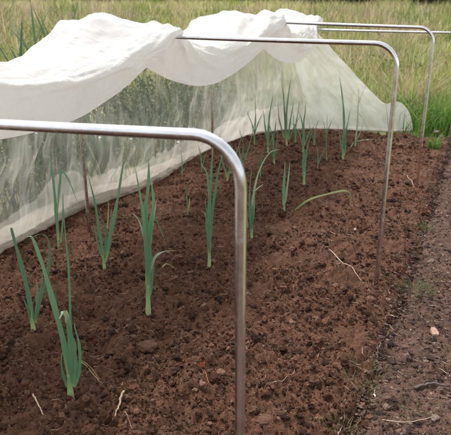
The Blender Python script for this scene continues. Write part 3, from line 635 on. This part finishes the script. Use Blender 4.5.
# ================================================================== LEEKS
def leaf_strip(P, width, side, tipk=1.3, fold=0.35, base=0.75):
    """V-keeled tapering leaf along P; side = unit vector of its width"""
    k = len(P); t = np.linspace(0, 1, k)
    Tn = np.gradient(P, axis=0); Tn /= np.linalg.norm(Tn, axis=1)[:, None]
    S = side[None] - Tn * (Tn @ side)[:, None]; S /= np.linalg.norm(S, axis=1)[:, None] + 1e-9
    Nn = np.cross(Tn, S)
    wd = width * 0.5 * (base + (1 - base) * np.sin(math.pi * np.clip(t * 1.6, 0, 1))) * (1 - t ** 2.4) ** 0.75 + 0.0004
    wd = wd * (1 + 0.14 * np.sin(t * (9 + 60 * width * 10) + width * 900)); js = np.array([-1, -.5, 0, .5, 1.]); rows = []
    for j in js: rows.append(P + S * (wd * j)[:, None] + Nn * (wd * fold * abs(j))[:, None])
    Vt = np.stack(rows, 1).reshape(-1, 3)
    uv = np.stack([np.tile((js + 1) / 2, k), np.repeat(t, 5)], -1)
    return Vt, gridF(k, 5), uv
LF = []
MATK = {'g': 'leaf', 'p': 'leafpale', 'd': 'leafdry', 'f': 'fallen'}
def px_path(pts, base, depth_amp, seed):
    """leaf path: pixel track carried to the plant's own distance, wandering in depth"""
    hd = np.array([base[0], base[1], 0.0]); hd /= np.linalg.norm(hd); out = []
    k = len(pts); ph = seed
    for i, (x, y) in enumerate(pts):
        d = ray(x, y); dep = (base - C0) @ hd + depth_amp * (i / (k - 1)) ** 1.2
        out.append(C0 + d * (dep / (d @ hd)))
    return np.array(out), hd
def leek(bpx, label, leaves, shank=0.07, sr=0.0085):
    G = ground(*bpx); G = ground(bpx[0], bpx[1], gz(G) - 0.0); z0 = gz(G); G[2] = z0
    root = empty('leek', G, label, 'leek', 'young leeks growing in rows in the bed')
    topx = leaves[0][1][1]
    tp, hd = px_path([bpx, topx], G, 0.0, 0); dr = (tp[1] - tp[0]); dr /= np.linalg.norm(dr)
    k = 10; tt_ = np.linspace(0, 1, k); Pp = G + np.outer(tt_ * (shank + 0.03) - 0.03, dr)
    Vt, F = sweep(Pp, sr * (1.0 + 0.25 * np.cos(tt_ * 3) - 0.2 * tt_), 12)
    uv = np.zeros((len(Vt), 2)); uv[:k * 12, 1] = np.repeat(tt_, 12); uv[-1, 1] = 1
    mk('shank', Vt, F, M['shank'], root, uv=uv)
    LF.append(tobed(G))
    for i, (kind, pts, wd) in enumerate(leaves):
        amp = rnd.uniform(0.02, 0.09) * rnd.choice((-1, 1)) * (1.0 if len(pts) > 2 else 0.4)
        path, hd = px_path(pts, G, amp, i); path = spline(path, 22); wb = np.linspace(0, 1, 22); path[1:] += (np.sin(wb * rnd.uniform(7, 13) + rnd.uniform(0, 6)) * 0.0022 * wb)[1:, None] * np.array([hd[1], -hd[0], 0])
        sd = np.array([hd[1], -hd[0], 0.0]); a = rnd.uniform(-0.6, 0.6); side = sd * math.cos(a) + hd * math.sin(a)
        Vt, F, uv = leaf_strip(path, wd * 0.98, side, fold=rnd.uniform(.25, .55))
        mk('leaf', Vt, F, M[MATK[kind]], root, uv=uv)
    return root
g, p, d = 'g', 'p', 'd'
leek((95, 362), 'nearest broad leek with a long drooping leaf, front left of the bed', [
    (g, [(95, 352), (91, 325), (85, 299), (78, 275), (70, 250), (64, 234), (60, 233)], .020), (g, [(96, 354), (96, 330), (94, 308), (91, 292)], .030), (p, [(93, 304), (91, 296), (88, 293), (86, 299)], .014),
    (g, [(97, 350), (95, 320), (94, 290), (92, 250), (90, 218)], .011), (g, [(98, 354), (102, 338), (101, 318), (98, 303)], .012), (g, [(92, 354), (88, 342), (88, 326)], .009), (d, [(98, 340), (104, 333), (111, 338), (118, 349)], .005)], .09, .010)
leek((65, 308), 'leek at the left edge with one pale leaf tip and one hooked leaf', [
    (g, [(65, 300), (60, 275), (54, 250), (48, 229), (46, 226)], .020), (g, [(67, 298), (73, 275), (78, 252), (77, 237), (71, 231), (62, 235)], .010), (g, [(66, 302), (70, 285), (72, 262)], .016), (g, [(63, 302), (60, 290), (56, 280)], .012), (g, [(66, 302), (68, 284), (67, 268)], .018)], .08, .009)
leek((85, 242), 'slim leek close to the net with one leaf bent down to the right', [
    (g, [(85, 236), (83, 210), (80, 182), (78, 168)], .017), (g, [(84, 214), (86, 190), (88, 180), (94, 190), (101, 208)], .012), (g, [(87, 238), (89, 216), (88, 196)], .013)], .07)
leek((122, 259), 'leek with two long leaves spread in a V beside the net', [
    (g, [(122, 252), (118, 230), (114, 205), (109, 183)], .016), (g, [(123, 252), (128, 225), (134, 195), (139, 158)], .020), (g, [(122, 250), (123, 228), (117, 212)], .012), (d, [(123, 230), (125, 215), (124, 199)], .008), (g, [(122, 254), (126, 232), (128, 210)], .016), (g, [(121, 252), (116, 236), (113, 222)], .011)], .07)
leek((157, 295), 'tall thick leek in the middle left with a pale side leaf drooping right', [
    (g, [(157, 284), (157, 250), (155, 215), (157, 190), (158, 166)], .024), (g, [(158, 280), (155, 240), (151, 205), (147, 177)], .017), (g, [(156, 272), (158, 235), (161, 205), (160, 188)], .020), (p, [(156, 245), (151, 224), (144, 213)], .009), (p, [(159, 240), (161, 220), (164, 204)], .009),
    (p, [(158, 262), (162, 250), (169, 245), (179, 244)], .013), (g, [(159, 218), (165, 222), (171, 240)], .006), (g, [(157, 288), (160, 262), (159, 238)], .018)], .13, .0105)
leek((206, 257), 'upright leek directly left of the nearest hoop leg', [
    (g, [(206, 248), (206, 220), (207, 190), (209, 158)], .020), (g, [(206, 242), (209, 208), (213, 183), (217, 165)], .014), (p, [(205, 225), (202, 214), (199, 213)], .007), (g, [(206, 202), (204, 182), (199, 174)], .009), (g, [(207, 250), (204, 226), (203, 202)], .012)], .12, .0085)
leek((189, 216), 'tiny single bladed leek between two taller ones', [(g, [(189, 213), (188, 202), (188, 189)], .009), (d, [(189, 213), (190, 206), (191, 200)], .006)], .03, .004)
leek((240, 236), 'leek right of the nearest hoop leg with a pale leaf arching right', [
    (g, [(240, 230), (240, 215), (240, 203)], .020), (g, [(240, 228), (242, 210), (243, 190)], .013), (g, [(240, 230), (238, 205), (240, 180)], .012), (p, [(239, 228), (241, 203), (246, 181), (254, 166), (263, 163)], .010), (p, [(241, 205), (243, 196), (249, 191)], .007), (g, [(237, 226), (235, 200), (233, 178), (229, 160)], .010)], .07, .008)
leek((266, 214), 'short leek with both blades cut off blunt', [(g, [(266, 208), (266, 190), (267, 173)], .022), (p, [(267, 206), (269, 188), (271, 173)], .012)], .06, .0085)
leek((282, 193), 'sturdy leek with a spiky fan of short leaf tips, centre back', [
    (g, [(282, 186), (282, 170), (281, 152)], .028), (g, [(281, 165), (281, 145), (277, 130)], .012), (g, [(282, 160), (282, 140), (284, 124)], .012), (g, [(281, 160), (277, 148), (271, 141)], .010), (g, [(282, 160), (286, 150), (291, 143)], .010), (g, [(283, 176), (285, 160), (289, 148)], .010)], .10, .0095)
leek((268, 161), 'tall dense leek in the back row, against the net end', [
    (g, [(268, 156), (268, 132), (272, 104)], .022), (g, [(267, 155), (266, 130), (264, 106)], .020), (g, [(269, 155), (271, 140), (274, 122)], .020), (g, [(266, 154), (262, 138), (261, 125)], .014), (g, [(270, 156), (274, 145), (279, 136)], .012)], .10, .010)
leek((253, 167), 'leek in the back row left of the tallest dense one', [
    (g, [(253, 160), (254, 140), (257, 118)], .022), (g, [(253, 160), (251, 146), (249, 131)], .018), (g, [(254, 160), (258, 150), (260, 138)], .016)], .09, .009)
leek((242, 158), 'thin wispy leek standing before the net near the far posts', [(g, [(242, 155), (243, 138), (243, 120)], .014), (g, [(242, 150), (240, 142), (236, 132)], .011), (g, [(242, 152), (246, 140), (249, 134)], .010)], .06, .006)
leek((313, 174), 'leek with one very long thin leaf, right side of the back row', [
    (g, [(313, 168), (314, 142), (313, 122), (310, 103)], .020), (g, [(313, 165), (316, 146), (319, 131)], .014), (g, [(313, 168), (311, 155), (309, 143)], .016), (g, [(314, 168), (315, 155), (315, 145)], .024)], .09, .009)
leek((323, 161), 'pale yellowish leek just right of the long leaved one', [(p, [(323, 158), (325, 140), (326, 112)], .013), (p, [(323, 157), (327, 150), (330, 138)], .010), (p, [(322, 157), (319, 162), (316, 169)], .010)], .06, .007)
leek((300, 173), 'faint spindly leek with a small forked tip between back row plants', [(g, [(300, 170), (300, 152), (301, 134)], .008), (g, [(300, 150), (298, 143), (296, 138)], .006), (g, [(300, 150), (303, 143), (305, 139)], .006)], .05, .004)
leek((220, 191), 'small leek behind the bend of the nearest hoop', [(g, [(220, 186), (226, 170), (234, 148)], .012), (g, [(220, 185), (215, 166), (214, 150)], .014), (g, [(221, 186), (224, 170), (222, 156)], .012)], .07, .006)
leek((232, 181), 'narrow leek showing just above the hoop bend', [(g, [(232, 178), (238, 160), (243, 140)], .010), (g, [(232, 178), (233, 160), (230, 146)], .010)], .06, .005)

leek((200, 182), 'small leek near the hem of the net behind the nearest bar', [(g, [(200, 178), (199, 168), (197, 158)], .010), (g, [(200, 178), (203, 168), (206, 162)], .008)], .04, .005)
leek((184, 186), 'very thin leek by the net hem, left of the small one', [(g, [(184, 183), (184, 172), (183, 158)], .007), (g, [(184, 183), (187, 176), (189, 170)], .006)], .03, .004)
leek((258, 176), 'leek behind the short blunt one, leaning a little left', [(g, [(258, 172), (257, 155), (253, 138)], .014), (g, [(258, 172), (260, 158), (261, 146)], .014), (g, [(258, 173), (255, 163), (252, 156)], .010)], .07, .007)
leek((275, 158), 'slim leek at the far end between the dense one and the spiky one', [(g, [(275, 155), (276, 140), (279, 123)], .013), (g, [(275, 155), (274, 143), (273, 132)], .011)], .06, .006)
leek((290, 160), 'small leek at the far end right of the spiky one', [(g, [(290, 157), (291, 148), (294, 138)], .010), (g, [(290, 157), (288, 150), (286, 143)], .009)], .05, .005)
leek((247, 186), 'narrow leek in the middle row right of the hoop bend', [(g, [(247, 182), (248, 170), (251, 157)], .010), (g, [(247, 182), (245, 173), (242, 165)], .009)], .05, .005)
leek((293, 178), 'feathery small leek between the spiky one and the long leaved one', [(g, [(293, 175), (293, 166), (291, 156)], .008), (g, [(293, 175), (296, 168), (299, 162)], .008), (g, [(293, 175), (290, 170), (287, 166)], .006)], .04, .004)
q = []
for u_, v_ in LF:
    for i in range(34):
        a = rnd.uniform(0, 6.28); rr_ = rnd.uniform(.009, .032); q.append((u_ + rr_ * math.cos(a), v_ + rr_ * math.sin(a)))
q = np.array(q); tag(clods('earthed_up_soil', q, 0.003 + 0.006 * rs.rand(len(q)) ** 2, M['clod'], 1, surf), kind='stuff')
# fallen leaf across the soil and a dry one near the back
def lying(name, pts, wd, mat, label, cat, fold=.4, lift=0.006, hump=0.0):
    P = []
    for x, y in pts: G = ground(x, y, 0.0); P.append(G)
    P = spline(P, 26); t = np.linspace(0, 1, 26)
    P[:, 2] = [gz(q) + lift for q in P]; P[:, 2] = np.convolve(np.pad(P[:, 2], 3, 'edge'), np.ones(7) / 7, 'valid') + 0.004 + hump * np.sin(math.pi * t)
    T0 = P[-1] - P[0]; sd = np.cross(T0, [0, 0, 1.0]); sd /= np.linalg.norm(sd)
    Vt, F, uv = leaf_strip(P, wd, sd, fold=fold)
    return thing(name, Vt, F, mat, P[0], label, cat, uv=uv)
G = ground(275, 212); G[2] = gz(G)
path, hd = px_path([(275, 212), (287, 204), (303, 199), (315, 197), (319, 200), (319, 207), (319, 215)], G, 0.0, 0)
path = spline(path, 30); path[:, 2] = np.maximum(path[:, 2], G[2] + 0.004)
Vt, F, uv = leaf_strip(path, 0.019, np.array([0.25, 0.95, 0.2]), fold=.9, base=.9)
thing('fallen_leaf', Vt, F, M['fallen'], G, 'long yellowing leek leaf arching over the soil with a kinked brown tip', 'fallen leaf', uv=uv)
lying('dry_leaf', [(323, 157), (335, 155), (349, 154)], .016, M['leafpale'], 'pale dry leaf lying flat at the foot of the end net', 'dry leaf')
lying('dry_leaf', [(168, 259), (173, 256), (180, 258)], .008, M['leafdry'], 'small curled tan leaf on soil beside the tall thick leek', 'dry leaf', hump=.01)

# ================================================================== twigs, chips, stones
def twig(name, pts, r, mat, label, cat, lift=0.004, flat=1.0):
    P = np.array([ground(x, y) for x, y in pts]); P = spline(P, 16)
    z = np.array([gz(q) for q in P]); z = np.convolve(np.pad(z, 2, 'edge'), np.ones(5) / 5, 'valid'); P[:, 2] = z + r + lift
    P += rs.normal(0, r * .25, P.shape); Vt, F = sweep(P, np.linspace(r, r * .5, 16), 8)
    return thing(name, Vt, F, mat, P[0], label, cat)
twig('twig', [(302, 243), (312, 252), (320, 259), (328, 266)], .0032, M['twigpale'], 'long thin pale twig lying diagonally before the second hoop foot', 'twig')
twig('twig', [(296, 226), (308, 229), (321, 234)], .0022, M['twigpale'], 'slender pale twig right of the fallen leek leaf', 'twig')
twig('twig', [(64, 357), (68, 366), (73, 377)], .0034, M['twigpale'], 'short stout pale stick in the front left corner soil', 'twig')
twig('twig', [(137, 359), (134, 367), (131, 379)], .0040, M['twigpale'], 'splintered pale stick standing out of the front soil', 'twig', lift=.012)
twig('twig', [(138, 372), (141, 377), (144, 384)], .0020, M['twig'], 'thin brown twig beside the splintered pale stick', 'twig')
twig('twig', [(103, 334), (110, 338), (118, 350)], .0014, M['twigpale'], 'thin dry stalk curling right of the nearest leek', 'twig')
twig('twig', [(250, 354), (260, 351), (269, 344)], .0018, M['twigpale'], 'thin pale twig right of the nearest hoop leg foot', 'twig')
twig('twig', [(362, 183), (367, 187), (370, 194)], .0030, M['twigpale'], 'small whitish twig by the third hoop foot', 'twig')
twig('stick', [(371, 349), (382, 347), (397, 350)], .0062, M['darkstick'], 'dark thick stick lying on the path at the right', 'stick')
twig('twig', [(345, 377), (358, 378), (372, 376), (389, 374)], .0022, M['twigpale'], 'long pale twig lying across the path near the bottom', 'twig')
twig('twig', [(206, 353), (203, 347), (200, 343)], .0012, M['orange'], 'short reddish leaf stalk on the front soil', 'twig')
def lump(name, px, s, mat, label, cat, jit=.25, sub=2, sq=(1, 1, 1)):
    G = ground(*px); G[2] = gz(G) + s * sq[2] * .5; bv, bf = ico(sub); k = len(bv)
    r_ = 1 + jit * (fbm(bv[:, 0] * 1.7 + px[0], bv[:, 1] * 1.7 + bv[:, 2], 3, 3) - .5) * 2
    return thing(name, bv * r_[:, None] * s * np.array(sq) + G, bf, mat, G, label, cat, smooth=False)
lump('pebble', (323, 227), .0065, M['stone'], 'small white pebble on the soil right of the fallen leaf', 'pebble')
lump('pebble', (339, 354), .010, M['stone'], 'whitish flat pebble at the bed edge beside the lower weeds', 'pebble', sq=(.7, 1, .5))
lump('pebble', (345, 212), .008, M['stone'], 'pale pebble just right of the second hoop leg', 'pebble', sq=(1, 1, .6))
lump('soil_clod', (157, 322), .040, M['paleclod'], 'large round light brown clod below the tall thick leek', 'clod', sub=4, jit=.3, sq=(1, .8, .45))
lump('soil_clod', (252, 377), .042, M['paleclod'], 'wide light brown clod right of the nearest hoop leg at the bottom', 'clod', sub=4, jit=.3, sq=(1, .8, .4))
# orange wood chip
G = ground(387, 307); G[2] = gz(G) + .006
q = np.array([(-.012, -.020), (.010, -.024), (.016, -.004), (.008, .026), (-.009, .022), (-.015, .002)]); k = len(q)
Vt = np.vstack([np.c_[q, np.zeros(k)], np.c_[q * .93, np.full(k, .007) + rs.rand(k) * .003]]) ; Vt[:, 2] += Vt[:, 1] * .15
F = [np.array([[i, (i + 1) % k, (i + 1) % k + k, i + k] for i in range(k)]), np.array([list(range(k, 2 * k))]), np.array([list(range(k))[::-1]])]
thing('wood_chip', Vt + G, F, M['chip'], G, 'pinkish orange wood chip on the path at the right', 'wood chip', smooth=False)
# curled dead leaf
G = ground(200, 342); G[2] = gz(G) + .004; a = np.linspace(-1, 1, 13)[:, None]; bb = np.linspace(-1, 1, 11)[None]
X = a * .017; Y = bb * .012 * np.sqrt(np.clip(1 - a * a, 0.02, 1)); Z = .010 * bb ** 2 * 1.6 + .012 * a ** 2 + .003 * np.sin(a * 9 + bb * 4)
thing('dead_leaf', np.stack([X * .5 + Y * .8 + 0 * Z, -X * .5 + Y * .7 + 0 * Z, Z + X * .6 + .010], -1).reshape(-1, 3) + G, gridF(13, 11), M['orange'], G, 'small curled orange brown dead leaf on the front soil', 'dead leaf')
# speck on the net
d_ = ray(77, 104); t = (1.16 - (C0 - B0) @ V) / (d_ @ V); Pk = C0 + d_ * t

# ================================================================== tufts and edge plants
def tuft(name, px, n, h0, h1, spread, mat, label, cat, wid=.003, curl=.9, lean=.35, group=None, uvz=None):
    G = ground(*px); G[2] = gz(G) if tobed(G)[0] < 3.5 else -0.03
    r = spread * rs.rand(n) ** .6; a = rs.rand(n) * 6.28
    P0 = np.stack([G[0] + r * np.cos(a), G[1] + r * np.sin(a), np.full(n, G[2])], -1)
    P0[:, 2] = [gz(q) - .004 if tobed(q)[0] < 3.5 else -.04 for q in P0]
    az = np.arctan2(P0[:, 0] - G[0], P0[:, 1] - G[1]) + rs.normal(0, .5, n)
    Vt, F = blades(P0, h0 + (h1 - h0) * rs.rand(n), wid * (.6 + .8 * rs.rand(n)), np.abs(rs.normal(0, lean, n)), az, rs.rand(n) * curl, 5)
    return thing(name, Vt, F, mat, G, label, cat, group, smooth=False)
TG = 'small grass tufts on the path'
tuft('grass_tuft', (372, 274), 170, .02, .055, .075, M['tuft'], 'widest green grass tuft on the path beside the second hoop foot', 'grass tuft', .0022, group=TG)
tuft('grass_tuft', (379, 224), 110, .015, .045, .05, M['tuft'], 'sparse green tuft on the path above the wider one', 'grass tuft', .0022, group=TG)
tuft('grass_tuft', (332, 338), 110, .012, .038, .075, M['yweed'], 'yellowish weed tuft on the bed edge below the second hoop foot', 'grass tuft', .002, group=TG)
tuft('grass_tuft', (325, 353), 120, .012, .040, .07, M['yweed'], 'yellowish weed tuft on the lower bed edge', 'grass tuft', .002, group=TG)
tuft('grass_tuft', (311, 385), 100, .012, .042, .05, M['yweed'], 'lowest yellow green tuft on the bed edge', 'grass tuft', .002, group=TG)
tuft('grass_tuft', (369, 367), 45, .012, .030, .05, M['tuft'], 'thin small green tuft at the lower right of the path', 'grass tuft', .002, group=TG)
tuft('dry_grass_clump', (366, 134), 260, .50, .85, .16, M['drygrass'], 'pale arching clump of dry grass beside the third hoop leg', 'dry grass', .011, curl=1.5, lean=.35)
tuft('dry_grass_clump', (428, 144), 300, .3, .6, .2, M['drygrass'], 'smaller dry grass clump at the far right beyond the path', 'dry grass', .006, curl=1.2, lean=.3)

def flower_plant(px, label, heads):
    G = ground(*px); G[2] = -.03
    root = empty('white_flower_plant', G, label, 'flower')
    n = 60; a = rs.rand(n) * 6.28
    Vt, F = blades(np.stack([G[0] + .05 * np.cos(a), G[1] + .05 * np.sin(a), np.full(n, G[2])], -1), .06 + .1 * rs.rand(n), np.full(n, .012), rs.normal(0, .4, n), a, rs.rand(n) * .9, 5)
    mk('foliage', Vt, F, M['lush'], root, smooth=False)
    for x, y in heads:
        hp, hd = px_path([px, (x, y)], G, 0, 0); T_ = hp[1]
        st, sf = sweep(spline([G, (G + T_) / 2 + [.01, 0, .01], T_], 8), .0018, 6); mk('stalk', st, sf, M['lush'], root)
        Vs = []; Fs = []
        for i in range(7):
            b_ = i * 6.28 / 7; c_, s__ = math.cos(b_), math.sin(b_)
            q = np.array([(0, -.004), (.014, -.009), (.028, 0), (.014, .009), (0, .004)]) * 1.1
            Vs.append(np.stack([T_[0] + q[:, 0] * c_ - q[:, 1] * s__, T_[1] + (q[:, 0] * s__ + q[:, 1] * c_) * .75, T_[2] + q[:, 0] * .25 - (q[:, 0] * s__ + q[:, 1] * c_) * .6], -1)); Fs.append([5 * i + j for j in range(5)])
        mk('flower', np.vstack(Vs), np.array(Fs), M['petal'], root, smooth=False)
flower_plant((386, 160), 'low weed with a few white flowers at the end of the path', [(388, 149), (392, 153)])

# strappy plants of the neighbouring bed, showing above the net at the left
labs = ['tall strappy plant above the net at the far left edge', 'strappy plant with a bent leaf above the left net', 'thin bladed plant rising behind the net slope', 'short strappy plant behind the net, rightmost of its row',
        'wide bladed plant behind the net outside the left frame edge', 'strappy plant seen dimly through the net between the posts', 'upright plant seen through the net behind the first left post', 'low strappy plant behind the net near the far post']
for i, (u_, v_, hh, n) in enumerate([(0.50, 2.60, 1.42, 18), (0.75, 2.55, 1.40, 16), (1.02, 2.65, 1.40, 16), (1.32, 2.70, 1.36, 14), (0.05, 2.5, 1.3, 18), (0.9, 2.2, 0.62, 16), (0.45, 2.2, 0.66, 16), (1.7, 2.3, 0.6, 14)]):
    G = bed(u_, v_, -.03); root = empty('strappy_plant', G, labs[i], 'plant', 'strappy plants of the neighbouring bed')
    Pb = spline([G, G + [0, 0, .1], G + [0, 0, hh * .28]], 8); q_, f_ = sweep(Pb, np.linspace(.016, .010, 8), 10); uvq = np.zeros((len(q_), 2)); uvq[:, 1] = .8; mk('stem', q_, f_, M['shank'], root, uv=uvq)
    for j in range(n):
        a = rnd.uniform(0, 6.28); l = hh * rnd.uniform(.55, 1.0); le = rnd.uniform(.05, .38); cu_ = rnd.uniform(0, .5)
        dv = np.array([math.cos(a), math.sin(a), 0]); q = [G + [0, 0, .06 * hh]]
        for t in (.3, .55, .8, 1.0): q.append(G + dv * l * (le * t + cu_ * t ** 3 * .5) + np.array([0, 0, l * (t - .38 * cu_ * t ** 3)]))
        sd = np.array([-dv[1], dv[0], 0.0]); Vt, F, uv = leaf_strip(spline(q, 16), rnd.uniform(.030, .048), sd, fold=.4)
        mk('leaf', Vt, F, M['strap'], root, uv=uv)
